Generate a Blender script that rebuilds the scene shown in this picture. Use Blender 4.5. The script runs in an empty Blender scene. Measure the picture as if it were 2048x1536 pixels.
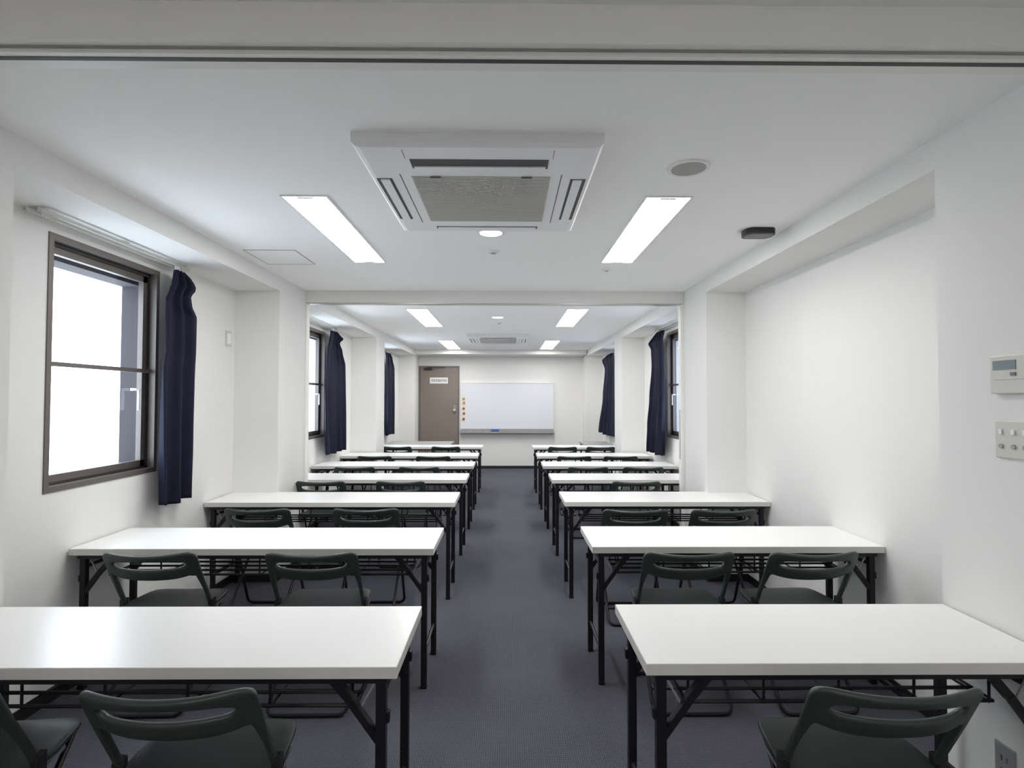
import bpy, bmesh, math, random
from mathutils import Vector, Matrix
random.seed(7)
PI = math.pi
scn = bpy.context.scene
C = scn.collection

# ------------------------------------------------------------------ camera
F_PX, YAW, PITCH, ROLL, CAM_H = 1110.9, 0.0088, 0.0269, 0.0016, 1.4447
cam = bpy.data.cameras.new('camera')
cam.sensor_width = 36.0
cam.lens = F_PX / 2048.0 * 36.0
cam.clip_start = 0.02
cam.clip_end = 200
cam_o = bpy.data.objects.new('camera', cam)
C.objects.link(cam_o)
_r0 = Vector((math.cos(YAW), -math.sin(YAW), 0))
_fw = Vector((math.sin(YAW) * math.cos(PITCH), math.cos(YAW) * math.cos(PITCH), math.sin(PITCH)))
_u0 = Vector((-math.sin(YAW) * math.sin(PITCH), -math.cos(YAW) * math.sin(PITCH), math.cos(PITCH)))
_X = _r0 * math.cos(ROLL) + _u0 * math.sin(ROLL)
_U = -_r0 * math.sin(ROLL) + _u0 * math.cos(ROLL)
_m = Matrix((_X, _U, -_fw)).transposed().to_4x4()
_m.translation = Vector((0, 0, CAM_H))
cam_o.matrix_world = _m
scn.camera = cam_o

# ------------------------------------------------------------------ world, exposure
scn.view_settings.view_transform = 'Standard'
scn.view_settings.look = 'None'
scn.view_settings.gamma = 1.0
scn.view_settings.use_curve_mapping = False
scn.view_settings.exposure = 0.10
scn.cycles.use_denoising = True
scn.cycles.max_bounces = 12
scn.cycles.diffuse_bounces = 8
scn.cycles.sample_clamp_indirect = 6.0
world = bpy.data.worlds.new('overcast_sky')
scn.world = world
world.use_nodes = True
_bg = world.node_tree.nodes['Background']
_bg.inputs['Color'].default_value = (0.80, 0.89, 1.0, 1)
SKY = 7.0
_bg.inputs['Strength'].default_value = SKY
TUBE_POWER = 24.5      # emission strength of the fluorescent diffusers
DOWN_POWER = 14.0


# ------------------------------------------------------------------ materials
def srgb(r, g, b):
    def f(c):
        c /= 255.0
        return c / 12.92 if c <= 0.04045 else ((c + 0.055) / 1.055) ** 2.4
    return (f(r), f(g), f(b), 1)


def mat(name, col, rough=0.5, metal=0.0, spec=0.5, bump=0.0, bscale=300.0, vary=0.0, vscale=3.0, coat=0.0, bdist=0.001):
    m = bpy.data.materials.new(name)
    m.use_nodes = True
    nt = m.node_tree
    N, L = nt.nodes, nt.links
    p = N['Principled BSDF']
    p.inputs['Base Color'].default_value = col
    p.inputs['Roughness'].default_value = rough
    p.inputs['Metallic'].default_value = metal
    p.inputs['Specular IOR Level'].default_value = spec
    if coat:
        p.inputs['Coat Weight'].default_value = coat
        p.inputs['Coat Roughness'].default_value = 0.1
    tc = N.new('ShaderNodeTexCoord')
    if vary:
        n = N.new('ShaderNodeTexNoise')
        n.inputs['Scale'].default_value = vscale
        n.inputs['Detail'].default_value = 4
        L.new(tc.outputs['Object'], n.inputs['Vector'])
        mx = N.new('ShaderNodeMix')
        mx.data_type = 'RGBA'
        mx.inputs[6].default_value = tuple(c * (1 - vary) for c in col[:3]) + (1,)
        mx.inputs[7].default_value = tuple(min(1, c * (1 + vary)) for c in col[:3]) + (1,)
        L.new(n.outputs['Fac'], mx.inputs[0])
        L.new(mx.outputs[2], p.inputs['Base Color'])
    if bump:
        n = N.new('ShaderNodeTexNoise')
        n.inputs['Scale'].default_value = bscale
        n.inputs['Detail'].default_value = 3
        L.new(tc.outputs['Object'], n.inputs['Vector'])
        b = N.new('ShaderNodeBump')
        b.inputs['Strength'].default_value = bump
        b.inputs['Distance'].default_value = bdist
        L.new(n.outputs['Fac'], b.inputs['Height'])
        L.new(b.outputs['Normal'], p.inputs['Normal'])
    return m


def emis(name, col, strength):
    m = bpy.data.materials.new(name)
    m.use_nodes = True
    nt = m.node_tree
    nt.nodes.remove(nt.nodes['Principled BSDF'])
    e = nt.nodes.new('ShaderNodeEmission')
    e.inputs['Color'].default_value = col
    e.inputs['Strength'].default_value = strength
    nt.links.new(e.outputs[0], nt.nodes['Material Output'].inputs[0])
    return m


def glass(name):
    m = bpy.data.materials.new(name)
    m.use_nodes = True
    nt = m.node_tree
    nt.nodes.remove(nt.nodes['Principled BSDF'])
    t = nt.nodes.new('ShaderNodeBsdfTransparent')
    t.inputs[0].default_value = (0.93, 0.95, 0.96, 1)
    g = nt.nodes.new('ShaderNodeBsdfGlossy')
    g.inputs['Roughness'].default_value = 0.02
    lw = nt.nodes.new('ShaderNodeLayerWeight')
    lw.inputs[0].default_value = 0.5
    pw = nt.nodes.new('ShaderNodeMath'); pw.operation = 'POWER'; pw.inputs[1].default_value = 5.0
    nt.links.new(lw.outputs['Facing'], pw.inputs[0])
    fr = nt.nodes.new('ShaderNodeMath'); fr.operation = 'MULTIPLY_ADD'
    fr.inputs[1].default_value = 0.6; fr.inputs[2].default_value = 0.03
    nt.links.new(pw.outputs[0], fr.inputs[0])
    mx = nt.nodes.new('ShaderNodeMixShader')
    nt.links.new(fr.outputs[0], mx.inputs[0])
    nt.links.new(t.outputs[0], mx.inputs[1])
    nt.links.new(g.outputs[0], mx.inputs[2])
    nt.links.new(mx.outputs[0], nt.nodes['Material Output'].inputs[0])
    return m


def carpet():
    m = bpy.data.materials.new('carpet_charcoal')
    m.use_nodes = True
    nt = m.node_tree
    N, L = nt.nodes, nt.links
    p = N['Principled BSDF']
    p.inputs['Roughness'].default_value = 0.95
    p.inputs['Specular IOR Level'].default_value = 0.15
    tc = N.new('ShaderNodeTexCoord')

    def wave(rot, scale, dist):
        mp = N.new('ShaderNodeMapping')
        mp.inputs['Rotation'].default_value = (0, 0, rot)
        L.new(tc.outputs['Object'], mp.inputs[0])
        w = N.new('ShaderNodeTexWave')
        w.inputs['Scale'].default_value = scale
        w.inputs['Distortion'].default_value = dist
        w.inputs['Detail'].default_value = 2
        w.inputs['Detail Scale'].default_value = 4
        L.new(mp.outputs[0], w.inputs['Vector'])
        return w
    w1 = wave(0.0, 34.0, 1.6)
    w2 = wave(PI / 2, 28.0, 1.6)
    mul = N.new('ShaderNodeMath'); mul.operation = 'MULTIPLY'
    L.new(w1.outputs['Fac'], mul.inputs[0]); L.new(w2.outputs['Fac'], mul.inputs[1])
    n = N.new('ShaderNodeTexNoise'); n.inputs['Scale'].default_value = 260; n.inputs['Detail'].default_value = 3
    L.new(tc.outputs['Object'], n.inputs['Vector'])
    big = N.new('ShaderNodeTexNoise'); big.inputs['Scale'].default_value = 1.6; big.inputs['Detail'].default_value = 4
    L.new(tc.outputs['Object'], big.inputs['Vector'])
    a = N.new('ShaderNodeMath'); a.operation = 'ADD'
    L.new(mul.outputs[0], a.inputs[0])
    s = N.new('ShaderNodeMath'); s.operation = 'MULTIPLY'; s.inputs[1].default_value = 0.9
    L.new(n.outputs['Fac'], s.inputs[0]); L.new(s.outputs[0], a.inputs[1])
    a2 = N.new('ShaderNodeMath'); a2.operation = 'ADD'
    s2 = N.new('ShaderNodeMath'); s2.operation = 'MULTIPLY'; s2.inputs[1].default_value = 0.35
    L.new(big.outputs['Fac'], s2.inputs[0]); L.new(a.outputs[0], a2.inputs[0]); L.new(s2.outputs[0], a2.inputs[1])
    r = N.new('ShaderNodeValToRGB')
    r.color_ramp.elements[0].position = 0.35
    r.color_ramp.elements[0].color = (0.019, 0.020, 0.025, 1)
    r.color_ramp.elements[1].position = 1.35 / 1.5
    r.color_ramp.elements[1].color = (0.112, 0.115, 0.140, 1)
    L.new(a2.outputs[0], r.inputs[0])
    L.new(r.outputs[0], p.inputs['Base Color'])
    b = N.new('ShaderNodeBump'); b.inputs['Strength'].default_value = 0.5; b.inputs['Distance'].default_value = 0.002
    L.new(a.outputs[0], b.inputs['Height']); L.new(b.outputs[0], p.inputs['Normal'])
    return m


M = {}
M['wall'] = mat('white_vinyl_wallpaper', (0.785, 0.78, 0.765, 1), 0.75, bump=0.25, bscale=420, spec=0.3)
M['ceil'] = mat('white_ceiling_paper', (0.95, 0.948, 0.935, 1), 0.85, bump=0.3, bscale=300, spec=0.2)
M['trim'] = mat('painted_trim', (0.88, 0.87, 0.84, 1), 0.5)
M['alu'] = mat('satin_aluminium', (0.55, 0.55, 0.52, 1), 0.35, metal=0.7)
M['darkgap'] = mat('dark_track_gap', (0.06, 0.06, 0.055, 1), 0.6)
M['base'] = mat('black_vinyl_baseboard', (0.012, 0.012, 0.014, 1), 0.45)
M['carpet'] = carpet()
M['top'] = mat('white_melamine', (0.91, 0.91, 0.91, 1), 0.28, bump=0.02, bscale=60, spec=0.5)
M['edge'] = mat('shaded_edge_band', (0.70, 0.685, 0.66, 1), 0.45)  # grey carries the shade that the upright table edge shows
M['steel'] = mat('black_painted_steel', (0.008, 0.008, 0.012, 1), 0.42, spec=0.35)
M['green'] = mat('dark_green_plastic', (0.034, 0.047, 0.041, 1), 0.38, bump=0.12, bscale=500, spec=0.5)
M['seat'] = mat('dark_green_seat_plastic', (0.038, 0.050, 0.050, 1), 0.42, bump=0.15, bscale=400, spec=0.5)
M['chrome'] = mat('chrome', (0.75, 0.75, 0.75, 1), 0.2, metal=1.0)
M['bronze'] = mat('bronze_aluminium_sash', (0.15, 0.13, 0.12, 1), 0.4, metal=0.25)
M['dkbronze'] = mat('dark_bronze_gasket', (0.03, 0.025, 0.024, 1), 0.5)
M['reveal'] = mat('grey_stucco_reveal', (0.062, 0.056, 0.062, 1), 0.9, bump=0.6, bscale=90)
M['palereveal'] = mat('pale_reveal', (0.55, 0.55, 0.60, 1), 0.9, bump=0.3, bscale=90)  # paler reveal colour for every window except the first
M['glass'] = glass('window_glass')
M['navy'] = mat('navy_curtain_cloth', (0.0045, 0.006, 0.023, 1), 0.75, bump=0.3, bscale=700, spec=0.3, vary=0.2, vscale=40)
M['acw'] = mat('air_conditioner_white', (0.84, 0.84, 0.85, 1), 0.4)
M['acg'] = mat('air_conditioner_grille_grey', (0.56, 0.56, 0.52, 1), 0.6)
M['spk'] = mat('speaker_mesh_grey', (0.38, 0.38, 0.36, 1), 0.6)
M['acd'] = mat('air_conditioner_slot_dark', (0.07, 0.07, 0.07, 1), 0.6)
M['black'] = mat('black_plastic', (0.012, 0.011, 0.013, 1), 0.4)
M['dgrey'] = mat('dark_grey_plastic', (0.15, 0.15, 0.16, 1), 0.5)
M['cream'] = mat('cream_plastic', (0.62, 0.61, 0.56, 1), 0.4)
M['lcd'] = mat('lcd_screen', (0.10, 0.14, 0.13, 1), 0.2)
M['white'] = mat('white_plastic', (0.80, 0.80, 0.80, 1), 0.35)
M['door'] = mat('taupe_steel_door', (0.215, 0.180, 0.155, 1), 0.5, vary=0.03, vscale=2)
M['doorf'] = mat('taupe_door_frame', (0.15, 0.13, 0.115, 1), 0.5)
M['board'] = mat('glossy_whiteboard', (0.74, 0.76, 0.82, 1), 0.08, spec=0.5)
M['tray'] = mat('grey_aluminium_tray', (0.36, 0.36, 0.36, 1), 0.4, metal=0.3)
M['blue'] = mat('blue_plastic', (0.05, 0.10, 0.38, 1), 0.5)
M['ink'] = mat('dark_ink', (0.05, 0.05, 0.06, 1), 0.6)
M['paper'] = mat('pale_yellow_paper', (0.80, 0.70, 0.58, 1), 0.8)
M['red'] = mat('dark_red_magnet', (0.25, 0.13, 0.12, 1), 0.4)
M['orange'] = mat('orange_magnet', (0.40, 0.26, 0.14, 1), 0.4)
M['greytop'] = mat('grey_laminate', (0.30, 0.31, 0.30, 1), 0.45)
M['neigh'] = mat('pale_neighbour_wall', (0.62, 0.61, 0.68, 1), 0.9, bump=0.2, bscale=30)
M['tube'] = emis('fluorescent_diffuser', (1.0, 0.985, 0.95, 1), TUBE_POWER)
M['tube_dim'] = emis('added_unseen_diffuser', (1.0, 0.985, 0.95, 1), TUBE_POWER * 0.85)  # glow of the unseen lights added behind the camera
M['lamp'] = emis('downlight_lens', (1.0, 0.97, 0.88, 1), DOWN_POWER)


# ------------------------------------------------------------------ mesh helpers
class MB:
    def __init__(self):
        self.bm = bmesh.new()

    def box(self, x0, x1, y0, y1, z0, z1, bev=0.0):
        r = bmesh.ops.create_cube(self.bm, size=1.0)
        vs = r['verts']
        for v in vs:
            v.co.x = (x0 + x1) / 2 + v.co.x * (x1 - x0)
            v.co.y = (y0 + y1) / 2 + v.co.y * (y1 - y0)
            v.co.z = (z0 + z1) / 2 + v.co.z * (z1 - z0)
        if bev:
            es = list({e for v in vs for e in v.link_edges})
            bmesh.ops.bevel(self.bm, geom=es, offset=bev, segments=2, affect='EDGES', profile=0.5)
        return self

    def bar(self, a, b, w, h=None, up=(0, 0, 1)):
        """rectangular bar from a to b"""
        h = h or w
        a, b = Vector(a), Vector(b)
        d = (b - a).normalized()
        s = d.cross(Vector(up))
        if s.length < 1e-4:
            s = d.cross(Vector((1, 0, 0)))
        s.normalize()
        u = s.cross(d).normalized()
        ring = []
        for p in (a, b):
            ring.append([self.bm.verts.new(p + s * (sx * w / 2) + u * (sz * h / 2)) for sx, sz in ((-1, -1), (1, -1), (1, 1), (-1, 1))])
        for i in range(4):
            j = (i + 1) % 4
            self.bm.faces.new((ring[0][i], ring[0][j], ring[1][j], ring[1][i]))
        self.bm.faces.new(ring[0][::-1])
        self.bm.faces.new(ring[1])
        return self

    def tube(self, pts, r, n=8, closed=False):
        pts = [Vector(p) for p in pts]
        rings = []
        k = len(pts)
        prev = None
        for i, p in enumerate(pts):
            if closed:
                d = (pts[(i + 1) % k] - pts[i - 1]).normalized()
            else:
                d = (pts[min(i + 1, k - 1)] - pts[max(i - 1, 0)]).normalized()
            if prev is None:
                up = Vector((0, 0, 1)) if abs(d.z) < 0.9 else Vector((1, 0, 0))
                s = d.cross(up).normalized()
            else:
                s = (prev - d * prev.dot(d)).normalized()
            prev = s
            u = s.cross(d).normalized()
            rr = r[i] if isinstance(r, (list, tuple)) else r
            rings.append([self.bm.verts.new(p + s * math.cos(2 * PI * j / n) * rr + u * math.sin(2 * PI * j / n) * rr) for j in range(n)])
        m = k if closed else k - 1
        for i in range(m):
            A, B = rings[i], rings[(i + 1) % k]
            for j in range(n):
                q = (j + 1) % n
                self.bm.faces.new((A[j], A[q], B[q], B[j]))
        if not closed:
            self.bm.faces.new(rings[0][::-1])
            self.bm.faces.new(rings[-1])
        return self

    def disc(self, c, r, z0, z1, n=40, r1=None):
        r1 = r if r1 is None else r1
        a = [self.bm.verts.new((c[0] + r * math.cos(2 * PI * i / n), c[1] + r * math.sin(2 * PI * i / n), z0)) for i in range(n)]
        b = [self.bm.verts.new((c[0] + r1 * math.cos(2 * PI * i / n), c[1] + r1 * math.sin(2 * PI * i / n), z1)) for i in range(n)]
        for i in range(n):
            j = (i + 1) % n
            self.bm.faces.new((a[i], a[j], b[j], b[i]))
        self.bm.faces.new(a[::-1])
        self.bm.faces.new(b)
        return self

    def ring(self, c, ro, ri, z0, z1, n=40):
        R = []
        for rr, z in ((ro, z1), (ro * 0.985, z0), (ri, z0), (ri, z1)):
            R.append([self.bm.verts.new((c[0] + rr * math.cos(2 * PI * i / n), c[1] + rr * math.sin(2 * PI * i / n), z)) for i in range(n)])
        for k in range(4):
            A, B = R[k], R[(k + 1) % 4]
            for i in range(n):
                j = (i + 1) % n
                self.bm.faces.new((A[i], A[j], B[j], B[i]))
        return self

    def prism(self, poly, z0, z1):
        a = [self.bm.verts.new((p[0], p[1], z0)) for p in poly]
        b = [self.bm.verts.new((p[0], p[1], z1)) for p in poly]
        k = len(poly)
        for i in range(k):
            j = (i + 1) % k
            self.bm.faces.new((a[i], a[j], b[j], b[i]))
        self.bm.faces.new(a[::-1])
        self.bm.faces.new(b)
        return self

    def build(self, name, m, parent=None, smooth=False, rot=None):
        bmesh.ops.recalc_face_normals(self.bm, faces=self.bm.faces)
        me = bpy.data.meshes.new(name)
        self.bm.to_mesh(me)
        self.bm.free()
        me.materials.append(m)
        o = bpy.data.objects.new(name, me)
        C.objects.link(o)
        if parent is not None:
            o.parent = parent
        if smooth:
            for p in me.polygons:
                p.use_smooth = True
        return o


def smooth_by_angle(o, deg=40):
    me = o.data
    for p in me.polygons:
        p.use_smooth = True
    bm = bmesh.new()
    bm.from_mesh(me)
    for e in bm.edges:
        if len(e.link_faces) == 2 and e.calc_face_angle(0) > math.radians(deg):
            e.smooth = False
    bm.to_mesh(me)
    bm.free()


def structure(o):
    o['kind'] = 'structure'
    return o


def tag(o, label, cat, group=None):
    o['label'] = label
    o['category'] = cat
    if group:
        o['group'] = group
    return o


def thing(name, label, cat, loc=(0, 0, 0), rz=0.0, group=None):
    o = bpy.data.objects.new(name, None)
    o.empty_display_size = 0.1
    C.objects.link(o)
    o.location = loc
    o.rotation_euler = (0, 0, rz)
    return tag(o, label, cat, group)


def copy_tree(o, parent=None):
    c = o.copy()
    C.objects.link(c)
    c.parent = parent
    for ch in list(o.children):
        copy_tree(ch, c)
    return c


# ------------------------------------------------------------------ room dimensions
XL, XR = -2.174, 1.918          # outer walls
BL, BR = -1.82, 1.60            # pillar and beam faces
ZC, ZS, ZN = 2.4224, 2.3065, 2.4185
YB, YF = 11.58, -2.6
TH = 0.22
OUT_L, OUT_R = XL - TH, XR + TH
PIL = [(4.438, 5.09), (7.74, 8.25)]
WIN_L = [(2.631, 3.467), (5.79, 6.63), (8.78, 9.62)]
WIN_R = [(5.79, 6.63), (8.78, 9.62)]
WZ0, WZ1 = 0.995, 2.236

MB().box(OUT_L, OUT_R, YF - TH, YB + TH, -0.15, 0.0).build('floor', M['carpet'])['kind'] = 'structure'
b = MB()
b.box(OUT_L, OUT_R, 1.345, YB + TH, ZC, ZC + 0.2)
b.box(OUT_L, OUT_R, YF - TH, 1.345, ZN, ZC + 0.2)
structure(b.build('ceiling', M['ceil']))


def side_wall(name, x_in, x_out, wins, extra):
    xa, xb = min(x_in, x_out), max(x_in, x_out)
    b = MB()
    y = YF
    for (w0, w1) in wins:
        b.box(xa, xb, y, w0, 0, ZC)
        b.box(xa, xb, w0, w1, 0, WZ0)
        b.box(xa, xb, w0, w1, WZ1, ZC)
        y = w1
    b.box(xa, xb, y, YB, 0, ZC)
    for e in extra:
        b.box(*e)
    return structure(b.build(name, M['wall']))


ex = [(XL, BL, y0, y1, 0, ZC) for y0, y1 in PIL]
ex += [(XL, BL, 1.12, 2.045, 0, ZC), (XL, -1.84, 11.1, YB, 0, ZS)]
ys = [YF, 1.12, 2.045, 4.438, 5.09, 7.74, 8.25, 11.1]
for i in range(0, 8, 2):
    ex.append((XL, BL, ys[i], ys[i + 1], ZS, ZC))
ex.append((XL, BL, 11.1, YB, ZS, ZC))
side_wall('wall_left', XL, OUT_L, WIN_L, ex)
ex = [(BR, XR, y0, y1, 0, ZC) for y0, y1 in PIL]
ex += [(BR, XR, YF, 2.045, 0, ZC), (1.58, XR, 11.1, YB, 0, ZS)]
for a_, b_ in ((2.045, 4.438), (5.09, 7.74), (8.25, 11.1)):
    ex.append((BR, XR, a_, b_, ZS, ZC))
ex.append((BR, XR, 11.1, YB, ZS, ZC))
side_wall('wall_right', XR, OUT_R, WIN_R, ex)
b = MB()
b.box(OUT_L, OUT_R, YB, YB + TH, 0, ZC)
b.box(-1.84, 1.58, 11.02, YB, 2.335, ZC)
structure(b.build('wall_back', M['wall']))
structure(MB().box(OUT_L, OUT_R, YF - TH, YF, 0, ZC).build('wall_front', M['wall']))

# near header with the folding-partition track, and the far one
b = MB()
b.box(BL, BR, 1.343, 1.46, 2.320, ZC)
t1 = structure(b.build('trim_1', M['trim']))
MB().box(BL, BR, 1.372, 1.388, 2.306, 2.320).build('track_rail', M['trim'], t1)
MB().box(BL, BR, 1.402, 1.43, 2.306, 2.320).build('track_rail', M['trim'], t1)
MB().box(BL, BR, 1.388, 1.402, 2.3045, 2.318).build('track_slot', M['darkgap'], t1)
b = MB()
b.box(BL, BR, 5.006, 5.09, 2.312, ZC)
t2 = structure(b.build('trim_2', M['wall']))
MB().box(BL, BR, 5.012, 5.084, 2.302, 2.312).build('track_rail', M['alu'], t2)
b = MB()
b.box(BL, BL + 0.012, 5.012, 5.084, 0, 2.302)
b.build('jamb_channel', M['trim'], t2)
b = MB()
b.box(BR - 0.026, BR, 5.012, 5.084, 0, 2.302)
b.build('jamb_channel', M['trim'], t2)
MB().box(BR - 0.030, BR - 0.026, 5.04, 5.056, 0.9, 1.35).build('latch_strip', M['alu'], t2)

MB().box(BL, BR, 1.364, 1.372, 2.3165, 2.320).build('groove_shade', M['tray'], t1)  # grey strip standing in for the shade in the groove above the track
# black baseboards follow the walls and pillars
BH, BT = 0.058, 0.008


def baseboard(name, segs):
    b = MB()
    for s in segs:
        b.box(*s, 0, BH)
    structure(b.build(name, M['base']))


L_ = []
for y0, y1 in ((YF, 1.12), (2.045, 4.438), (5.09, 7.74), (8.25, 11.1)):
    L_.append((XL, XL + BT, y0, y1))
for y0, y1 in ((1.12, 2.045), (4.438, 5.006), (7.74, 8.25)):
    L_.append((BL, BL + BT, y0, y1))
for y in (4.438, 7.74):
    L_.append((XL + BT, BL + BT, y - BT, y))
for y in (2.045, 5.09, 8.25):
    L_.append((XL + BT, BL + BT, y, y + BT))
L_.append((XL + BT, -1.84, 11.1 - BT, 11.1))
baseboard('baseboard_left', L_)
R_ = []
for y0, y1 in ((2.045, 4.438), (5.09, 7.74), (8.25, 11.1)):
    R_.append((XR - BT, XR, y0, y1))
for y0, y1 in ((YF, 2.045), (4.438, 5.006), (7.74, 8.25)):
    R_.append((BR - BT, BR, y0, y1))
for y in (4.438, 7.74):
    R_.append((BR - BT, XR - BT, y - BT, y))
for y in (2.045, 5.09, 8.25):
    R_.append((BR - BT, XR - BT, y, y + BT))
R_.append((1.58, XR - BT, 11.1 - BT, 11.1))
baseboard('baseboard_right', R_)
baseboard('baseboard_back', [(-0.97, 1.58, YB - BT, YB)])


# ------------------------------------------------------------------ windows
def window(n, side, y0, y1):
    """side -1 left wall, +1 right wall.  local u = distance outwards from the wall face"""
    xin = XL if side < 0 else XR

    def bx(b, u0, u1, a, c, z0, z1):
        p, q = xin + side * u0, xin + side * u1
        b.box(min(p, q), max(p, q), a, c, z0, z1)
    root = bpy.data.objects.new('window_%d' % n, None)
    C.objects.link(root)
    root.location = (0, 0, 0)
    root['kind'] = 'structure'
    fw = 0.028
    b = MB()                                     # outer frame, proud of the wall by 4 mm
    bx(b, -0.006, 0.10, y0, y0 + fw, WZ0, WZ1)
    bx(b, -0.006, 0.10, y1 - fw, y1, WZ0, WZ1)
    bx(b, -0.006, 0.10, y0 + fw, y1 - fw, WZ0, WZ0 + fw)
    bx(b, -0.006, 0.10, y0 + fw, y1 - fw, WZ1 - fw, WZ1)
    b.build('window_frame', M['bronze'], root)
    b = MB()                                     # dark groove behind the frame
    a, c = y0 + fw, y1 - fw
    z0, z1 = WZ0 + fw, WZ1 - fw
    g = 0.012
    bx(b, 0.035, 0.09, a, a + g * 0.3, z0, z1); bx(b, 0.035, 0.09, c - g, c, z0, z1)
    bx(b, 0.035, 0.09, a, c, z0, z0 + g); bx(b, 0.035, 0.09, a, c, z1 - g * 1.6, z1)
    b.build('gasket', M['dkbronze'], root)
    b = MB()                                     # sash
    s = 0.036
    a1, c1, zz0, zz1 = a + 0.004, c - g, z0 + g, z1 - g * 1.6
    bx(b, 0.045, 0.075, a1, a1 + s * 0.4, zz0, zz1)
    bx(b, 0.045, 0.075, c1 - s, c1, zz0, zz1)
    bx(b, 0.045, 0.075, a1, c1, zz0, zz0 + s)
    bx(b, 0.045, 0.075, a1, c1, zz1 - s, zz1)
    sash = b.build('sash', M['bronze'], root)
    b = MB()
    bx(b, 0.02, 0.04, a, c, 1.600, 1.622)
    b.build('middle_rail', M['bronze'], root)
    b = MB()
    bx(b, 0.058, 0.062, a1 + 0.01, c1 - s + 0.004, zz0 + s - 0.004, zz1 - s + 0.004)
    b.build('pane', M['glass'], root)
    b = MB()                                     # lever handle
    yh = y1 - 0.155
    bx(b, 0.030, 0.046, yh - 0.02, yh + 0.012, 1.49, 1.505)
    bx(b, 0.012, 0.030, yh - 0.02, yh - 0.0, 1.493, 1.503)
    bx(b, 0.006, 0.016, yh - 0.004, yh + 0.012, 1.375, 1.503)
    b.build('handle', M['white'], root)
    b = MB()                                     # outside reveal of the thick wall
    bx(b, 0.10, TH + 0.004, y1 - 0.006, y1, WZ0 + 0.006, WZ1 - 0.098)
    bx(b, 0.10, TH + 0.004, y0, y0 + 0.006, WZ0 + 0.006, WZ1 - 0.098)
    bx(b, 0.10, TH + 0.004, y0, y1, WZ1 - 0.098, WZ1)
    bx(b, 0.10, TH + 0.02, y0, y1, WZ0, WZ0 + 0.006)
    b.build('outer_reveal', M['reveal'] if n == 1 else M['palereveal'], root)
    return root


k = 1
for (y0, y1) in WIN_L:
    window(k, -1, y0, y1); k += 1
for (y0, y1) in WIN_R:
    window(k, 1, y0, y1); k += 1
o = MB().box(3.6, 3.8, 3.0, 16.0, -3, 6.5).build('exterior_neighbour', M['neigh'])
structure(o)

# ------------------------------------------------------------------ door in the back wall
root = bpy.data.objects.new('door_1', None)
C.objects.link(root)
root['kind'] = 'structure'
dx0, dx1, dz = -1.838, -0.995, 2.128
b = MB()
b.box(dx0, dx0 + 0.035, YB - 0.03, YB + 0.0, 0, dz).box(dx1 - 0.02, dx1, YB - 0.03, YB, 0, dz).box(dx0 + 0.035, dx1 - 0.02, YB - 0.03, YB, dz - 0.03, dz)
b.build('door_frame', M['doorf'], root)
leaf = MB().box(dx0 + 0.038, dx1 - 0.022, YB - 0.022, YB - 0.001, 0.005, dz - 0.033).build('door_leaf', M['door'], root)
b = MB()
b.box(-1.72, -1.56, YB - 0.075, YB - 0.022, 2.045, 2.09, 0.004)
b.bar((-1.66, YB - 0.06, 2.096), (-1.40, YB - 0.085, 2.094), 0.022, 0.010)
b.bar((-1.40, YB - 0.085, 2.094), (-1.30, YB - 0.03, 2.094), 0.022, 0.010)
b.build('door_closer', M['dkbronze'], root)
b = MB()
b.tube([(-1.092, YB - 0.022, 1.215), (-1.092, YB - 0.05, 1.215), (-1.092, YB - 0.052, 1.215), (-1.092, YB - 0.085, 1.215)], [0.028, 0.028, 0.02, 0.028], 14)
smooth_by_angle(b.build('door_knob', M['chrome'], root))
b = MB()
b.tube([(-1.085, YB - 0.022, 1.285), (-1.085, YB - 0.034, 1.285)], 0.026, 14)
b.build('keyhole', M['tray'], root)
sp = MB().box(-1.606, -1.231, YB - 0.026, YB - 0.022, 1.762, 1.888).build('sign_plate', M['white'], root)
b = MB()      # row of small illegible dark characters
x = -1.57
random.seed(3)
while x < -1.275:
    w = 0.030
    for (p0, p1, q0, q1) in ((0, 1, 0.42, 0.58), (0.4, 0.6, 0, 1), (0.0, 1, 0.82, 1.0)) if random.random() < 0.5 else ((0, 0.18, 0, 1), (0.82, 1, 0, 1), (0, 1, 0.85, 1), (0, 1, 0.0, 0.15), (0, 1, 0.45, 0.58)):
        b.box(x + p0 * w, x + p1 * w, YB - 0.0275, YB - 0.026, 1.800 + q0 * 0.045, 1.800 + q1 * 0.045)
    x += 0.040
b.build('characters', M['ink'], sp)


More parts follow.
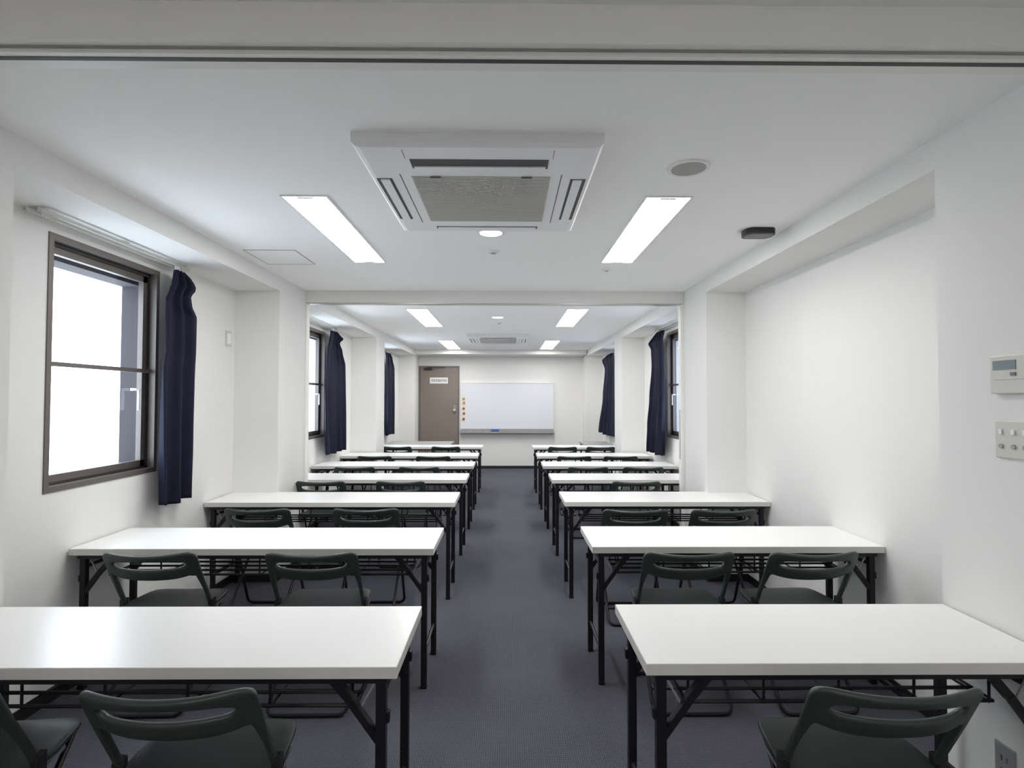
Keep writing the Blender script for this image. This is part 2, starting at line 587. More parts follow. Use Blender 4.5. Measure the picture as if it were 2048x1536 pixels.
# ------------------------------------------------------------------ folding tables
def make_table(name, W, label, x0, yf, group):
    """W long, 0.455 deep, front edge (towards the chairs) at yf, near end x0"""
    D, H = 0.455, 0.70
    hw, hd = W / 2, D / 2
    root = thing(name, label, 'table', (x0 + hw, yf + hd, 0), 0, group)
    b = MB()
    b.box(-hw + 0.002, hw - 0.002, -hd + 0.002, hd - 0.002, H - 0.0305, H)
    b.build('tabletop', M['top'], root)
    b = MB()
    z0, z1 = H - 0.032, H - 0.0012
    b.box(-hw, hw, -hd, -hd + 0.004, z0, z1).box(-hw, hw, hd - 0.004, hd, z0, z1)
    b.box(-hw, -hw + 0.004, -hd + 0.004, hd - 0.004, z0, z1).box(hw - 0.004, hw, -hd + 0.004, hd - 0.004, z0, z1)
    b.build('edge_band', M['edge'], root)
    b = MB()
    zr0, zr1 = H - 0.054, H - 0.032
    b.box(-hw + 0.03, hw - 0.03, -hd + 0.018, -hd + 0.040, zr0, zr1)
    b.box(-hw + 0.03, hw - 0.03, hd - 0.040, hd - 0.018, zr0, zr1)
    for s in (-1, 1):
        xa, xb = sorted((s * (hw - 0.03), s * (hw - 0.055)))
        b.box(xa, xb, -hd + 0.040, hd - 0.040, zr0, zr1)
    b.build('underframe', M['steel'], root)
    lx = hw - 0.050
    yl = (-hd + 0.040, hd - 0.045)
    for s in (-1, 1):
        for y in yl:
            b = MB()
            b.box(s * lx - 0.0145, s * lx + 0.0145, y - 0.0145, y + 0.0145, 0.012, zr0, 0.003)
            b.box(s * lx - 0.016, s * lx + 0.016, y - 0.016, y + 0.016, 0.0, 0.014, 0.003)
            # round pivot boss on the outside of the leg
            b.box(s * lx + s * 0.018 - 0.006, s * lx + s * 0.018 + 0.006, y - 0.010, y + 0.010, 0.528, 0.562, 0.003)
            b.build('leg', M['steel'], root)
            b = MB()
            b.bar((s * (lx - 0.006), y, 0.478), (s * (lx - 0.088), y, 0.590), 0.020, 0.024, up=(0, 1, 0))
            b.bar((s * (lx - 0.080), y + 0.004, 0.580), (s * (lx - 0.145), y + 0.004, 0.655), 0.022, 0.026, up=(0, 1, 0))
            b.build('brace', M['steel'], root)
            b = MB()
            b.bar((s * (lx - 0.018), y + 0.012, 0.64), (s * (lx - 0.060), y + 0.012, 0.565), 0.006, 0.006)
            b.build('brace_link', M['tray'], root)
        for zb in (0.17, 0.60):
            MB().tube([(s * lx, yl[0], zb), (s * lx, yl[1], zb)], 0.009, 8).build('crossbar', M['steel'], root)
    b = MB()       # wire shelf
    zs = 0.545
    sx = hw - 0.135
    ysh = (-hd + 0.095, -hd + 0.170, -hd + 0.245, -hd + 0.320)
    for y in ysh:
        b.tube([(-sx, y, zs), (sx, y, zs)], 0.0056, 6)
    n = max(4, int(round(W / 0.26)))
    for i in range(n):
        x = -sx + 0.012 + (2 * sx - 0.024) * i / (n - 1)
        b.tube([(x, ysh[0], zs - 0.004), (x, ysh[-1], zs - 0.004), (x, ysh[-1] + 0.02, zs + 0.03), (x, ysh[-1] + 0.02, zr0 + 0.01)], 0.0042, 6)
        b.tube([(x, ysh[0], zs), (x, ysh[0], zr0 + 0.01)], 0.0042, 6)
    for s in (-1, 1):
        b.tube([(s * sx, ysh[0] - 0.0, zs), (s * sx, ysh[-1], zs)], 0.0042, 6)
    b.build('wire_shelf', M['steel'], root)
    return root


ORD = {1: 'seventh', 2: 'sixth', 3: 'fifth', 4: 'fourth', 5: 'third', 6: 'second', 7: 'first'}
LT = {1: (-0.305, 1.565, 1.50), 2: (-0.3644, 2.784, 1.80), 3: (-0.3739, 4.0138, 1.793), 4: (-0.3755, 5.138, 1.79),
      5: (-0.3738, 6.180, 1.79), 6: (-0.383, 7.261, 1.785), 7: (-0.383, 8.600, 1.785)}
RT = {1: (0.3935, 1.5797, 1.198), 2: (0.4312, 2.816, 1.484), 3: (0.4197, 4.036, 1.492), 4: (0.4157, 5.130, 1.49),
      5: (0.4058, 6.188, 1.49), 6: (0.3996, 7.262, 1.49), 7: (0.4004, 8.553, 1.49)}
for i, (xr, yf, W) in LT.items():
    extra = {1: 'cut off by the picture edge, beside the near window', 2: 'running back under the open window', 3: 'ending by the curtain and the pillar'}.get(i)
    lab = 'white-topped folding table in the door-side column, %s row from the whiteboard' % ORD[i]
    make_table('folding_table', W, lab, xr - W, yf, 'long folding tables in two columns')
for i, (xl, yf, W) in RT.items():
    lab = 'white-topped folding table in the switch-side column, %s row from the whiteboard' % ORD[i]
    make_table('folding_table', W, lab, xl, yf, 'long folding tables in two columns')


# grey tables against the front row
def side_table(x0, x1, y0, y1, label):
    t = thing('side_table', label, 'table', ((x0 + x1) / 2, (y0 + y1) / 2, 0), 0, 'grey-topped tables behind the front row')
    hx, hy = (x1 - x0) / 2, (y1 - y0) / 2
    MB().box(-hx, hx, -hy, hy, 0.672, 0.70, 0.003).build('tabletop', M['greytop'], t)
    for sx in (-1, 1):
        for sy in (-1, 1):
            MB().box(sx * (hx - 0.03) - 0.014, sx * (hx - 0.03) + 0.014, sy * (hy - 0.03) - 0.014, sy * (hy - 0.03) + 0.014, 0, 0.672).build('leg', M['steel'], t)
    for sy in (-1, 1):
        MB().box(-hx + 0.044, hx - 0.044, sy * (hy - 0.03) - 0.01, sy * (hy - 0.03) + 0.01, 0.63, 0.672).build('apron', M['steel'], t)


side_table(-2.02, -0.93, 9.12, 9.80, 'grey-topped table behind the first table row, in front of the door')
side_table(1.27, 1.75, 9.12, 9.80, 'small grey-topped table behind the first row, below the dark curtain')


# ------------------------------------------------------------------ folding chairs
def make_chair():
    root = thing('folding_chair', 'x', 'chair')
    HW = 0.2135
    # --- backrest: a curved, slotted panel with two arms running down to the hinges
    top = Vector((0, -0.225, 0.741))
    low = Vector((0, -0.060, 0.435))
    dirv = (low - top)                       # lean: top to hinge
    Ltot = dirv.length
    dn = dirv.normalized()
    us = [-1, -0.965, -0.92, -0.87, -0.80, -0.70, -0.58, -0.45, -0.30, -0.15, 0, 0.15, 0.30, 0.45, 0.58, 0.70, 0.80, 0.87, 0.92, 0.965, 1]
    bm = bmesh.new()

    def P(u, s):
        # s: distance down along the back;  the middle bulges away from the sitter
        bulge = 0.056 * (1 - abs(u) ** 2.2) * max(0.0, 1 - max(0.0, s - 0.16) / 0.10)
        p = top + dn * s
        return Vector((u * HW, p.y - bulge, p.z))

    def edge_top(u):
        a = abs(u)
        r = 0.0
        if a > 0.80:
            t = (a - 0.80) / 0.20
            r = 0.034 * (1 - math.sqrt(max(0.0, 1 - t * t)))
        return 0.016 * (1 - a * a) + r
    s_arm_end = Ltot - 0.01
    grid = {}

    def V(i, key, s):
        if (i, key) not in grid:
            grid[(i, key)] = bm.verts.new(P(us[i], s))
        return grid[(i, key)]

    def col_rows(i):
        u = us[i]
        a = abs(u)
        t0 = edge_top(u)
        # slot closes at |u| = .80
        st = 0.049 + 0.014 * a * a
        sb = 0.099 - 0.018 * a * a
        lb = 0.166 - 0.040 * a ** 3
        if a > 0.79:
            st = sb = 0.070
        return t0, st, sb, lb
    n = len(us)
    rows = [col_rows(i) for i in range(n)]
    for i in range(n - 1):
        for key0, key1, f0, f1 in (('t0', 't1', 0, 0), ('t1', 't2', 0, 1), ('b0', 'b1', 2, 2), ('b1', 'b2', 2, 3)):
            vs = []
            for (ii, kk) in ((i, key0), (i + 1, key0), (i + 1, key1), (i, key1)):
                t0, st, sb, lb = rows[ii]
                val = {'t0': t0, 't1': (t0 + st) / 2, 't2': st, 'b0': sb, 'b1': (sb + lb) / 2, 'b2': lb}[kk]
                k2 = kk
                if abs(us[ii]) > 0.79 and kk == 'b0':
                    k2 = 't2'
                vs.append(V(ii, k2, val))
            if len(set(vs)) >= 3:
                bm.faces.new(list(dict.fromkeys(vs)))
    # arms
    for idx in ((0, 1, 2, 3), (n - 4, n - 3, n - 2, n - 1)):
        steps = 7
        for a_ in range(3):
            i, j = idx[a_], idx[a_ + 1]
            prev = (V(i, 'b2', rows[i][3]), V(j, 'b2', rows[j][3]))
            for q in range(1, steps + 1):
                t = q / steps
                cur = []
                for c in (i, j):
                    s = rows[c][3] + (s_arm_end - rows[c][3]) * t
                    key = 'a%d' % q
                    if (c, key) not in grid:
                        u = us[c]
                        sg = 1 if u > 0 else -1
                        # narrow the arm towards the hinge, hugging the outside
                        au = 1 - (1 - abs(u)) * (1 - 0.40 * min(1, t * 2.0))
                        p = P(sg * au, s)
                        grid[(c, key)] = bm.verts.new(p)
                    cur.append(grid[(c, key)])
                bm.faces.new((prev[0], prev[1], cur[1], cur[0]))
                prev = (cur[0], cur[1])
    bmesh.ops.recalc_face_normals(bm, faces=bm.faces)
    me = bpy.data.meshes.new('backrest')
    bm.to_mesh(me)
    bm.free()
    me.materials.append(M['green'])
    for p in me.polygons:
        p.use_smooth = True
    bk = bpy.data.objects.new('backrest', me)
    C.objects.link(bk)
    bk.parent = root
    md = bk.modifiers.new('s', 'SOLIDIFY'); md.thickness = 0.021; md.offset = 0
    md = bk.modifiers.new('sub', 'SUBSURF'); md.levels = 2; md.render_levels = 2
    # --- seat: rounded, slightly dished plate
    bm = bmesh.new()
    nx, ny = 12, 12
    hw, y0, y1 = 0.213, -0.175, 0.182
    vv = []
    for j in range(ny + 1):
        row = []
        for i in range(nx + 1):
            a = -1 + 2 * i / nx
            c = -1 + 2 * j / ny
            # superellipse corners
            k_ = 1.0
            if c > 0:
                mlt = max(abs(a), abs(c))
                if mlt > 0:
                    d = (abs(a) ** 7 + abs(c) ** 7) ** (1 / 7)
                    k_ = mlt / d
            else:
                mlt = max(abs(a), abs(c))
                if mlt > 0:
                    d = (abs(a) ** 12 + abs(c) ** 12) ** (1 / 12)
                    k_ = mlt / d
            x = a * k_ * hw * (1 - 0.09 * max(0.0, c))
            y = (y0 + y1) / 2 + c * k_ * (y1 - y0) / 2
            z = 0.429 - 0.009 * (1 - a * a) * (1 - 0.6 * max(0, c)) - (0.004 * max(0, c) ** 6)
            row.append(bm.verts.new((x, y, z)))
        vv.append(row)
    for j in range(ny):
        for i in range(nx):
            bm.faces.new((vv[j][i], vv[j][i + 1], vv[j + 1][i + 1], vv[j + 1][i]))
    bmesh.ops.recalc_face_normals(bm, faces=bm.faces)
    me = bpy.data.meshes.new('seat')
    bm.to_mesh(me)
    bm.free()
    me.materials.append(M['seat'])
    for p in me.polygons:
        p.use_smooth = True
    st = bpy.data.objects.new('seat', me)
    C.objects.link(st)
    st.parent = root
    md = st.modifiers.new('s', 'SOLIDIFY'); md.thickness = 0.016; md.offset = 0
    md = st.modifiers.new('b', 'BEVEL'); md.width = 0.005; md.segments = 2; md.limit_method = 'ANGLE'; md.angle_limit = math.radians(50)
    # --- tube frames
    R = 0.0095

    def uframe(top_pt, foot, xw, wt):
        pts = []
        r = 0.045
        for s in (-1, 1):
            seq = [Vector((s * wt, top_pt[0], top_pt[1]))]
            end = Vector((s * xw, foot, R))
            d = (end - seq[0])
            k0 = end - d.normalized() * r
            seq.append(k0)
            for q in range(1, 5):
                t = q / 5
                c0, c1, c2 = k0, end, end + Vector((-s * r, 0, 0))
                seq.append(c0 * (1 - t) ** 2 + c1 * 2 * t * (1 - t) + c2 * t * t)
            seq.append(end + Vector((-s * r, 0, 0)))
            if s < 0:
                pts += seq
            else:
                pts += seq[::-1]
        return pts
    b = MB()
    b.tube(uframe((-0.055, 0.415), 0.115, 0.200, 0.198), R, 10)
    b.build('leg_frame', M['steel'], root, smooth=True)
    b = MB()
    b.tube(uframe((0.135, 0.410), -0.265, 0.180, 0.176), R, 10)
    b.build('leg_frame', M['steel'], root, smooth=True)
    for s in (-1, 1):
        b = MB()
        b.box(s * 0.2115 - 0.011, s * 0.2115 + 0.011, -0.082, -0.042, 0.405, 0.466, 0.004)
        b.build('hinge_bracket', M['black'], root)
        b = MB()
        b.bar((s * 0.217, -0.040, 0.414), (s * 0.217, 0.035, 0.424), 0.003, 0.010)
        b.build('seat_edge_glint', M['chrome'], root)  # bright strip standing in for the glint along the seat edge
    MB().tube([(-0.19, 0.02, 0.407), (0.19, 0.02, 0.407)], 0.006, 8).build('stretcher', M['steel'], root)
    MB().tube([(-0.18, -0.19, 0.085), (0.18, -0.19, 0.085)], 0.006, 8).build('stretcher', M['steel'], root)
    return root


proto = make_chair()
CH = [  # column, row, x centre, y of the back's top edge, turn, seat
    ('L', 1, -1.508, 1.395, 0.09, 'wall'), ('L', 1, -0.842, 1.395, 0.03, 'aisle'),
    ('L', 2, -1.662, 2.61, 0.02, 'wall'), ('L', 2, -0.912, 2.61, 0.01, 'aisle'),
    ('L', 3, -1.622, 3.64, 0.0, 'wall'), ('L', 3, -0.920, 3.64, 0.01, 'aisle'),
    ('L', 4, -1.610, 4.83, 0.0, 'wall'), ('L', 4, -0.920, 4.83, 0.0, 'aisle'),
    ('L', 5, -1.595, 5.83, 0.01, 'wall'), ('L', 5, -0.918, 5.83, 0.0, 'aisle'),
    ('L', 6, -1.646, 6.94, 0.0, 'wall'), ('L', 6, -0.918, 6.94, 0.0, 'aisle'),
    ('L', 7, -1.640, 8.32, 0.0, 'wall'), ('L', 7, -0.915, 8.32, 0.0, 'aisle'),
    ('R', 1, 0.978, 1.395, -0.02, 'only'),
    ('R', 2, 0.854, 2.61, 0.0, 'aisle'), ('R', 2, 1.434, 2.61, 0.035, 'wall'),
    ('R', 3, 0.833, 3.61, 0.0, 'aisle'), ('R', 3, 1.406, 3.61, 0.01, 'wall'),
    ('R', 4, 1.120, 4.82, 0.0, 'only'),
    ('R', 5, 0.850, 5.83, 0.0, 'aisle'), ('R', 5, 1.430, 5.83, 0.0, 'wall'),
    ('R', 6, 0.840, 6.94, 0.0, 'aisle'), ('R', 6, 1.420, 6.94, 0.0, 'wall'),
    ('R', 7, 0.830, 8.30, 0.0, 'aisle'), ('R', 7, 1.400, 8.30, 0.0, 'wall')]
for q, (col, row, x, yt, rz, seat) in enumerate(CH):
    o = proto if q == 0 else copy_tree(proto)
    o.location = (x, yt + 0.22, 0)
    o.rotation_euler = (0, 0, rz)
    where = 'door-side' if col == 'L' else 'switch-side'
    seat_t = {'wall': 'wall-end', 'aisle': 'aisle-end', 'only': 'lone'}[seat]
    tag(o, 'dark green folding chair, %s seat at the %s table, %s row from the whiteboard' % (seat_t, where, ORD[row]), 'chair', 'dark green folding chairs at the tables')


# ------------------------------------------------------------------ curtains and rails
def curtain(name, label, side, x0, outline, folds, seed):
    """outline: list of (z, y_near, y_far) from top to bottom; the cloth hangs in deep folds"""
    rnd = random.Random(seed)
    ph = [rnd.uniform(0, 6.28) for _ in range(4)]
    nz, nt = 60, 90
    bm = bmesh.new()
    ztop, zbot = outline[0][0], outline[-1][0]

    def interp(z):
        for (za, a0, a1), (zb, b0, b1) in zip(outline, outline[1:]):
            if zb <= z <= za:
                t = (za - z) / max(1e-6, za - zb)
                t = t * t * (3 - 2 * t)
                return a0 + (b0 - a0) * t, a1 + (b1 - a1) * t
        return outline[-1][1], outline[-1][2]
    vv = []
    for i in range(nz + 1):
        z = ztop + (zbot - ztop) * i / nz
        y0, y1 = interp(z)
        h = (ztop - z) / (ztop - zbot)
        row = []
        for j in range(nt + 1):
            t = j / nt
            amp = 0.020 + 0.018 * h
            f = math.sin(2 * PI * folds * t + ph[0] + 0.6 * math.sin(3 * h + ph[1]))
            f2 = math.sin(2 * PI * folds * 2.3 * t + ph[2] + h)
            x = x0 - side * (amp * f + 0.006 * f2)
            y = y0 + (y1 - y0) * (t + 0.018 * math.cos(2 * PI * folds * t + ph[0]))
            zz = z
            if i > nz - 3:
                zz = z + 0.006 * math.sin(2 * PI * 1.5 * t + ph[3])
            row.append(bm.verts.new((x, y, zz)))
        vv.append(row)
    for i in range(nz):
        for j in range(nt):
            bm.faces.new((vv[i][j], vv[i][j + 1], vv[i + 1][j + 1], vv[i + 1][j]))
    me = bpy.data.meshes.new(name)
    bm.to_mesh(me)
    bm.free()
    me.materials.append(M['navy'])
    for p in me.polygons:
        p.use_smooth = True
    o = bpy.data.objects.new(name, me)
    C.objects.link(o)
    md = o.modifiers.new('s', 'SOLIDIFY'); md.thickness = 0.004
    return tag(o, label, 'curtain', 'navy curtains pushed to one side')


def rail(side, y0, y1, label, yc):
    xw = XL if side < 0 else XR
    t = thing('curtain_rail', label, 'curtain rail', (xw, y0, 2.285), 0, 'double curtain rails')
    for u in (0.045, 0.095):
        MB().box(-side * u - 0.006, -side * u + 0.006, 0, y1 - y0, -0.008, 0.008, 0.002).build('track', M['cream'], t)
    n = 3
    for i in range(n):
        y = 0.04 + (y1 - y0 - 0.08) * i / (n - 1)
        a, c = sorted((0.0, -side * 0.100))
        MB().box(a, c, y - 0.008, y + 0.008, 0.008, 0.014).build('bracket', M['alu'], t)
    for i in range(6):
        y = 0.02 + 0.016 * i
        MB().tube([(-side * 0.095, y, -0.008), (-side * 0.095, y, -0.020), (-side * 0.095 + 0.004, y, -0.028)], 0.003, 6).build('runner', M['cream'], t)
    for i in range(5):
        y = yc - y0 + 0.012 * (i - 2)
        MB().tube([(-side * 0.095, y, -0.008), (-side * 0.095, y, -0.040)], 0.003, 6).build('runner', M['white'], t)


rail(-1, 2.46, 3.62, 'off-white double curtain rail above the near open-plan window', 3.50)
rail(-1, 5.62, 6.80, 'off-white double curtain rail above the door-side window beyond the partition frame', 6.62)
rail(-1, 8.62, 9.80, 'off-white double curtain rail nearest the door, above the hidden window', 9.70)
rail(1, 5.62, 6.80, 'off-white double curtain rail on the switch side beyond the partition frame', 6.72)
rail(1, 8.62, 9.80, 'off-white double curtain rail on the switch side, closest to the whiteboard', 9.75)

curtain('curtain', 'navy curtain gathered beside the big near window', -1, -2.075,
        [(2.245, 3.455, 3.545), (2.205, 3.44, 3.665), (2.165, 3.43, 3.70), (2.10, 3.40, 3.64), (2.05, 3.365, 3.66), (1.97, 3.36, 3.73),
         (1.75, 3.36, 3.735), (1.62, 3.33, 3.735), (1.2, 3.33, 3.72), (0.80, 3.345, 3.70)], 2.6, 1)
curtain('curtain', 'navy curtain on the door side just beyond the partition frame', -1, -2.070,
        [(2.245, 6.52, 6.75), (2.19, 6.50, 6.95), (2.12, 6.46, 6.80), (2.03, 6.40, 6.90), (1.85, 6.36, 7.02), (1.55, 6.28, 7.03),
         (1.2, 6.30, 7.05), (0.80, 6.35, 7.06)], 3.2, 2)
curtain('curtain', 'narrow navy curtain closest to the brown door', -1, -2.060,
        [(2.235, 9.45, 9.75), (2.15, 9.45, 9.95), (1.98, 9.45, 10.15), (1.5, 9.48, 10.15), (0.82, 9.50, 10.12)], 2.6, 3)
curtain('curtain', 'navy curtain on the switch side just beyond the partition frame', 1, 1.815,
        [(2.245, 6.42, 6.60), (2.20, 6.42, 6.82), (2.15, 6.44, 7.02), (2.05, 6.44, 6.88), (1.85, 6.42, 6.85), (1.45, 6.40, 6.95),
         (1.1, 6.42, 7.05), (0.78, 6.44, 7.10)], 3.0, 4)
curtain('curtain', 'narrow navy curtain on the switch side, to the right of the whiteboard', 1, 1.800,
        [(2.235, 9.4, 9.90), (2.18, 9.4, 10.45), (1.98, 9.4, 10.15), (1.5, 9.45, 10.3), (0.80, 9.5, 10.75)], 2.6, 5)


# ------------------------------------------------------------------ ceiling fixtures
def ceiling_light(xc, y0, y1, w, label):
    t = thing('ceiling_light', label, 'ceiling light', (xc, (y0 + y1) / 2, ZN if y0 < 1 else ZC), 0, 'recessed fluorescent ceiling lights')
    L2, h = (y1 - y0) / 2, w / 2
    b = MB()
    e = 0.010
    b.box(-h - e, h + e, -L2 - e, -L2, -0.006, 0.0).box(-h - e, h + e, L2, L2 + e, -0.006, 0.0)
    b.box(-h - e, -h, -L2, L2, -0.006, 0.0).box(h, h + e, -L2, L2, -0.006, 0.0)
    b.build('frame', M['white'], t)
    MB().box(-h, h, -L2, L2, -0.004, -0.0005).build('diffuser', M['tube_dim'] if y0 < 1 else M['tube'], t)
    for s in (-1, 1):
        MB().box(-0.040, 0.040, s * (L2 - 0.014) - 0.010, s * (L2 - 0.014) + 0.010, -0.007, -0.004, 0.001).build('lamp_holder', M['white'], t)


ceiling_light(-0.980, 2.66, 3.945, 0.210, 'glowing ceiling light by the air conditioner, on the door side')
ceiling_light(0.780, 2.65, 3.93, 0.212, 'glowing ceiling light by the round speaker grille, on the switch side')
ceiling_light(-0.985, 6.03, 7.47, 0.225, 'glowing ceiling light just beyond the partition frame, on the door side')
ceiling_light(0.770, 6.00, 7.43, 0.225, 'glowing ceiling light just beyond the partition frame, on the switch side')
ceiling_light(-1.035, 9.30, 10.88, 0.235, 'glowing ceiling light closest to the brown door')
ceiling_light(0.762, 9.26, 10.83, 0.235, 'glowing ceiling light closest to the whiteboard, on the switch side')


ceiling_light(-0.980, -2.25, -0.965, 0.210, 'added unseen ceiling light behind the camera, on the door side')  # unseen pair added behind the camera to brighten the near header
ceiling_light(0.780, -2.25, -0.965, 0.212, 'added unseen ceiling light behind the camera, on the switch side')


def downlight(x, y, label):
    t = thing('downlight', label, 'ceiling light', (x, y, ZC), 0, 'small round downlights')
    MB().ring((0, 0), 0.078, 0.066, -0.006, 0.0).build('trim_ring', M['white'], t, smooth=False)
    MB().disc((0, 0), 0.066, -0.0035, -0.0005).build('lens', M['lamp'], t)


downlight(-0.097, 3.238, 'small round downlight behind the near air conditioner')
downlight(-0.113, 6.62, 'small round downlight beyond the partition frame')


def sensor(x, y, r, label):
    t = thing('smoke_detector', label, 'smoke detector', (x, y, ZC), 0, 'small round ceiling sensors')
    MB().disc((0, 0), r * 0.75, -0.014, 0.0, 28, r).build('housing', M['white'], t)
    MB().disc((0, 0), r * 0.32, -0.019, -0.014, 20, r * 0.4).build('sensor_eye', M['tray'], t)


sensor(-0.093, 3.65, 0.042, 'small round ceiling sensor behind the near downlight')
sensor(-0.105, 7.10, 0.042, 'small round ceiling sensor behind the far downlight')
sensor(0.745, 4.14, 0.032, 'small white ceiling sensor between the ceiling light and the partition frame')

t = thing('speaker_grille', 'round grey speaker grille in the ceiling', 'speaker', (0.765, 2.315, ZC))
MB().ring((0, 0), 0.088, 0.072, -0.006, 0.0).build('trim_ring', M['white'], t)
b = MB().disc((0, 0), 0.072, -0.004, -0.0005)
b.build('grille', M['spk'], t)

t = thing('access_hatch', 'square ceiling access hatch with thin metal frame', 'ceiling hatch', (-1.568, 3.835, ZC))
b = MB()
hx, hy, e = 0.172, 0.195, 0.006
b.box(-hx, hx, -hy, -hy + e, -0.003, 0).box(-hx, hx, hy - e, hy, -0.003, 0).box(-hx, -hx + e, -hy + e, hy - e, -0.003, 0).box(hx - e, hx, -hy + e, hy - e, -0.003, 0)
b.build('frame', M['tray'], t)
MB().box(-hx + e, hx - e, -hy + e, hy - e, -0.002, 0).build('hatch_panel', M['ceil'], t)

t = thing('ceiling_box', 'black rounded box mounted on the ceiling beside the beam', 'ceiling device', (1.450, 3.175, ZC))
b = MB()
pts = []
hx, hy, r = 0.086, 0.062, 0.044
for cx_, cy_, a0 in ((hx - r, hy - r, 0), (-hx + r, hy - r, PI / 2), (-hx + r, -hy + r, PI), (hx - r, -hy + r, 1.5 * PI)):
    for q in range(7):
        a = a0 + PI / 2 * q / 6
        pts.append((cx_ + r * math.cos(a), cy_ + r * math.sin(a)))
b.prism(pts, -0.034, 0.0)
smooth_by_angle(b.build('case', M['black'], t))
b = MB()
b.prism([(p[0] * 0.86, p[1] * 0.80 + 0.004) for p in pts], -0.036, -0.034)
b.build('cover_plate', M['dgrey'], t)


def cassette(x, y0, label):
    """ceiling cassette air conditioner; local origin at its front edge, on the ceiling"""
    t = thing('air_conditioner', label, 'air conditioner', (x, y0, ZC), 0, 'ceiling cassette air conditioners')
    hw, D, th = 0.466, 1.055, 0.052
    bm = bmesh.new()
    prof = [(0.0, 0.0, 0.0), (0.0, 0.0, -0.036), (0.012, 0.012, -th + 0.004), (0.030, 0.030, -th)]
    rings = []
    for ix, iy, z in prof:
        rings.append([bm.verts.new(v) for v in ((-hw + ix, iy * 0.4, z), (hw - ix, iy * 0.4, z), (hw - ix, D - iy, z), (-hw + ix, D - iy, z))])
    for A, B in zip(rings, rings[1:]):
        for i in range(4):
            j = (i + 1) % 4
            bm.faces.new((A[i], A[j], B[j], B[i]))
    bm.faces.new(rings[-1])
    bm.faces.new(rings[0][::-1])
    mb = MB(); mb.bm.free(); mb.bm = bm
    mb.build('housing', M['acw'], t)
    zf = -th
    # air intake grille with slats
    gx, g0, g1 = 0.290, 0.277, 0.850
    gr = MB().box(-gx, gx, g0, g1, zf - 0.003, zf).build('intake_grille', M['acg'], t)
    b = MB()
    n = 44
    for i in range(n):
        y = g0 + 0.008 + (g1 - g0 - 0.016) * i / (n - 1)
        b.box(-gx + 0.006, gx - 0.006, y - 0.003, y + 0.003, zf - 0.006, zf - 0.003)
    b.build('slats', M['acg'], gr)
    for s in (-1, 1):
        MB().box(s * 0.19 - 0.022, s * 0.19 + 0.022, g0 - 0.004, g0 + 0.004, zf - 0.0065, zf - 0.003).build('grille_latch', M['acd'], gr)
    # four outlets: dark slot with a flap
    for k_ in range(4):
        b = MB(); f = MB()
        if k_ == 0:
            b.box(-0.270, 0.270, 0.112, 0.197, zf - 0.0012, zf)
            f.box(-0.262, 0.262, 0.172, 0.190, zf - 0.006, zf - 0.0012)
        elif k_ == 1:
            b.box(-0.270, 0.270, 0.945, 0.985, zf - 0.0012, zf)
            f.box(-0.262, 0.262, 0.950, 0.972, zf - 0.006, zf - 0.0012)
        else:
            s = -1 if k_ == 2 else 1
            a, c = sorted((s * 0.375, s * 0.440))
            b.box(a, c, 0.300, 0.825, zf - 0.0012, zf)
            a, c = sorted((s * 0.386, s * 0.424))
            f.box(a, c, 0.305, 0.820, zf - 0.006, zf - 0.0012)
        sl = b.build('air_outlet', M['acd'], t)
        f.build('flap', M['acw'], sl)
    for s in (-1, 1):
        MB().box(s * 0.334 - 0.002, s * 0.334 + 0.002, 0.255, 0.880, zf - 0.0008, zf).build('panel_seam', M['acd'], t)
        MB().box(s * 0.285 - 0.001, s * 0.285 + 0.001, 0.030, 0.105, zf - 0.0008, zf).build('panel_seam', M['acd'], t)
    return t


cassette(-0.1098, 2.013, 'large white ceiling cassette air conditioner over the aisle')
cassette(-0.143, 8.30, 'white ceiling cassette air conditioner near the whiteboard')

# ------------------------------------------------------------------ wall fittings
# remote controller and switches on the near wall (x = BR)
t = thing('thermostat', 'cream air conditioner controller with small screen on the near wall', 'thermostat', (BR, 1.735, 1.464))
MB().box(-0.018, 0, -0.070, 0.070, 0.0, 0.122, 0.003).build('case', M['cream'], t)
MB().box(-0.0195, -0.018, -0.024, 0.058, 0.076, 0.106).build('screen', M['lcd'], t)
MB().box(-0.021, -0.018, -0.024, -0.006, 0.056, 0.067).build('button', M['dgrey'], t)
MB().box(-0.0188, -0.018, -0.056, 0.056, 0.044, 0.0455).build('cover_seam', M['tray'], t)

t = thing('light_switch', 'cream light switch plate with rows of buttons below the controller', 'light switch', (BR, 1.740, 1.258))
MB().box(-0.008, 0, -0.063, 0.063, 0.0, 0.120, 0.003).build('plate', M['cream'], t)
for y in (0.039, -0.005, -0.044):
    MB().box(-0.013, -0.008, y - 0.006, y + 0.006, 0.076, 0.092, 0.001).build('button', M['white'], t)
    b = MB()
    b.tube([(-0.012, y, 0.038), (-0.008, y, 0.038)], 0.008, 12)
    b.build('dial', M['tray'], t)

t = thing('wall_outlet', 'grey wall outlet plate low on the near wall', 'wall outlet', (BR, 1.795, 0.22))
MB().box(-0.007, 0, -0.036, 0.036, 0.0, 0.120, 0.003).build('plate', M['tray'], t)
for z in (0.035, 0.075):
    MB().box(-0.009, -0.007, -0.012, -0.008, z - 0.008, z + 0.008).box(-0.009, -0.007, 0.008, 0.012, z - 0.008, z + 0.008).build('socket', M['dgrey'], t)

t = thing('blank_plate', 'small grey plate on the wall between the near curtain and the pillar', 'wall plate', (XL, 4.335, 1.85))
MB().box(0, 0.008, -0.042, 0.042, 0.0, 0.120, 0.003).build('plate', M['cream'], t)
MB().box(0.008, 0.010, -0.028, 0.028, 0.02, 0.100, 0.001).build('cover', M['trim'], t)

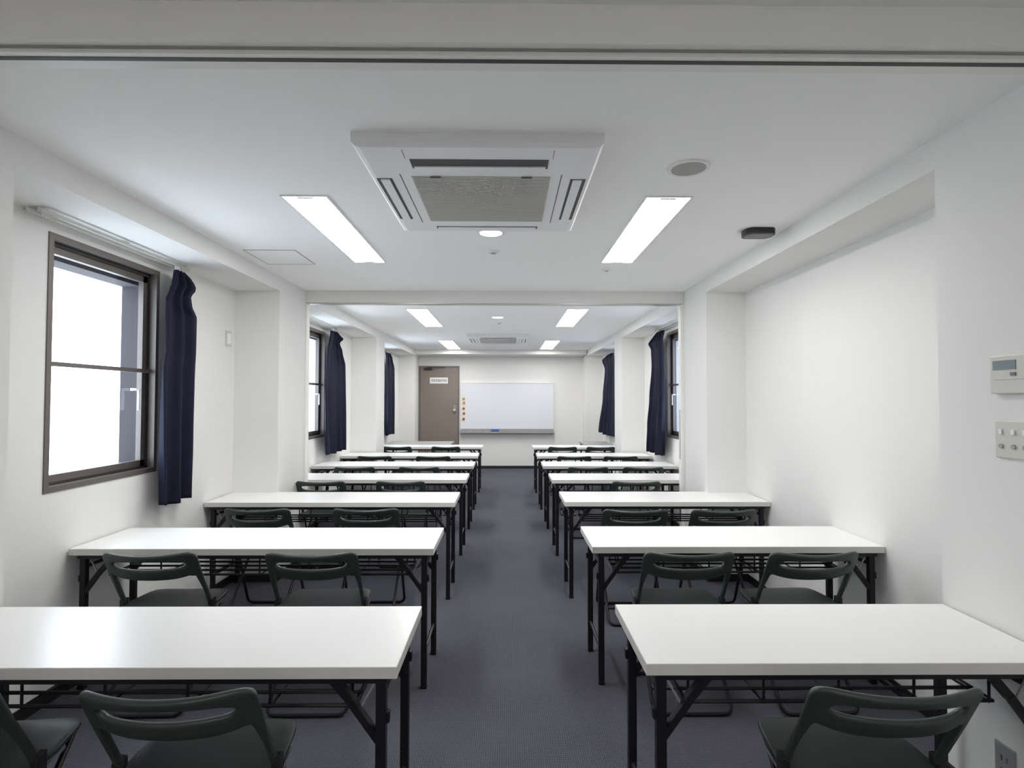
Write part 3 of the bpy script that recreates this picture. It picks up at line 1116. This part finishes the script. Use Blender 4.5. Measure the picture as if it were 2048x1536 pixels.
# ------------------------------------------------------------------ whiteboard
yb = YB
t = thing('whiteboard', 'glossy whiteboard hung on the back wall beside the door', 'whiteboard', (0, yb, 0.80))
b = MB()
b.box(-0.955, 0.955, -0.040, -0.0, 0.02, 0.975, 0.004)
b.build('back_panel', M['tray'], t)
b = MB()
b.box(-0.950, 0.950, -0.0425, -0.040, 0.026, 0.965)
b.build('writing_surface', M['board'], t)
b = MB()
b.box(-0.962, 0.962, -0.050, 0, 0.968, 0.984, 0.002).box(-0.966, -0.950, -0.048, 0, 0.0, 0.968, 0.002).box(0.950, 0.966, -0.048, 0, 0.0, 0.968, 0.002)
b.build('frame', M['white'], t)
b = MB()
b.box(-0.975, 0.975, -0.130, 0, -0.060, -0.045, 0.002).box(-0.975, 0.975, -0.130, -0.122, -0.045, -0.028).box(-0.966, 0.966, -0.050, 0, -0.045, 0.022, 0.002)
b.build('pen_tray', M['tray'], t)

er = thing('whiteboard_eraser', 'blue whiteboard eraser on the whiteboard tray', 'eraser', (-0.245, yb - 0.089, 0.7565))
MB().box(-0.075, 0.075, -0.028, 0.028, 0.0, 0.022, 0.004).build('felt_pad', M['ink'], er)
MB().box(-0.078, 0.078, -0.030, 0.030, 0.022, 0.062, 0.006).build('handle', M['blue'], er)
for i, (x, cap) in enumerate(((-0.74, 'ink'), (-0.56, 'red'), (-0.40, 'blue'))):
    mk = thing('whiteboard_marker', 'white marker pen on the whiteboard tray, %s from the door' % ('first', 'second', 'third')[i], 'marker', (x, yb - 0.09, 0.764), 0, 'marker pens on the whiteboard tray')
    MB().tube([(-0.06, 0, 0), (0.035, 0, 0)], 0.009, 10).build('barrel', M['white'], mk, smooth=False)
    MB().tube([(0.035, 0, 0), (0.075, 0, 0)], 0.0098, 10).build('cap', M[cap], mk, smooth=False)
tag(MB().box(-0.945, -0.865, yb - 0.0445, yb - 0.0425, 0.985, 1.50).build('paper_strip', M['paper']),
    'pale yellow paper strip down the door-side edge of the whiteboard', 'paper')
for i, (z, m_) in enumerate(((1.445, 'orange'), (1.365, 'orange'), (1.245, 'red'), (1.145, 'red'), (1.030, 'red'))):
    b = MB()
    b.tube([(-0.90 + 0.006 * (i % 2), yb - 0.0445, z), (-0.90 + 0.006 * (i % 2), yb - 0.058, z)], 0.026, 14)
    o = b.build('magnet', M[m_])
    tag(o, '%s round magnet on the whiteboard paper strip, %s' % ('dull orange' if m_ == 'orange' else 'dark red', ('topmost', 'second from the top', 'third from the top', 'fourth from the top', 'lowest')[i]), 'magnet', 'round magnets on the whiteboard edge')
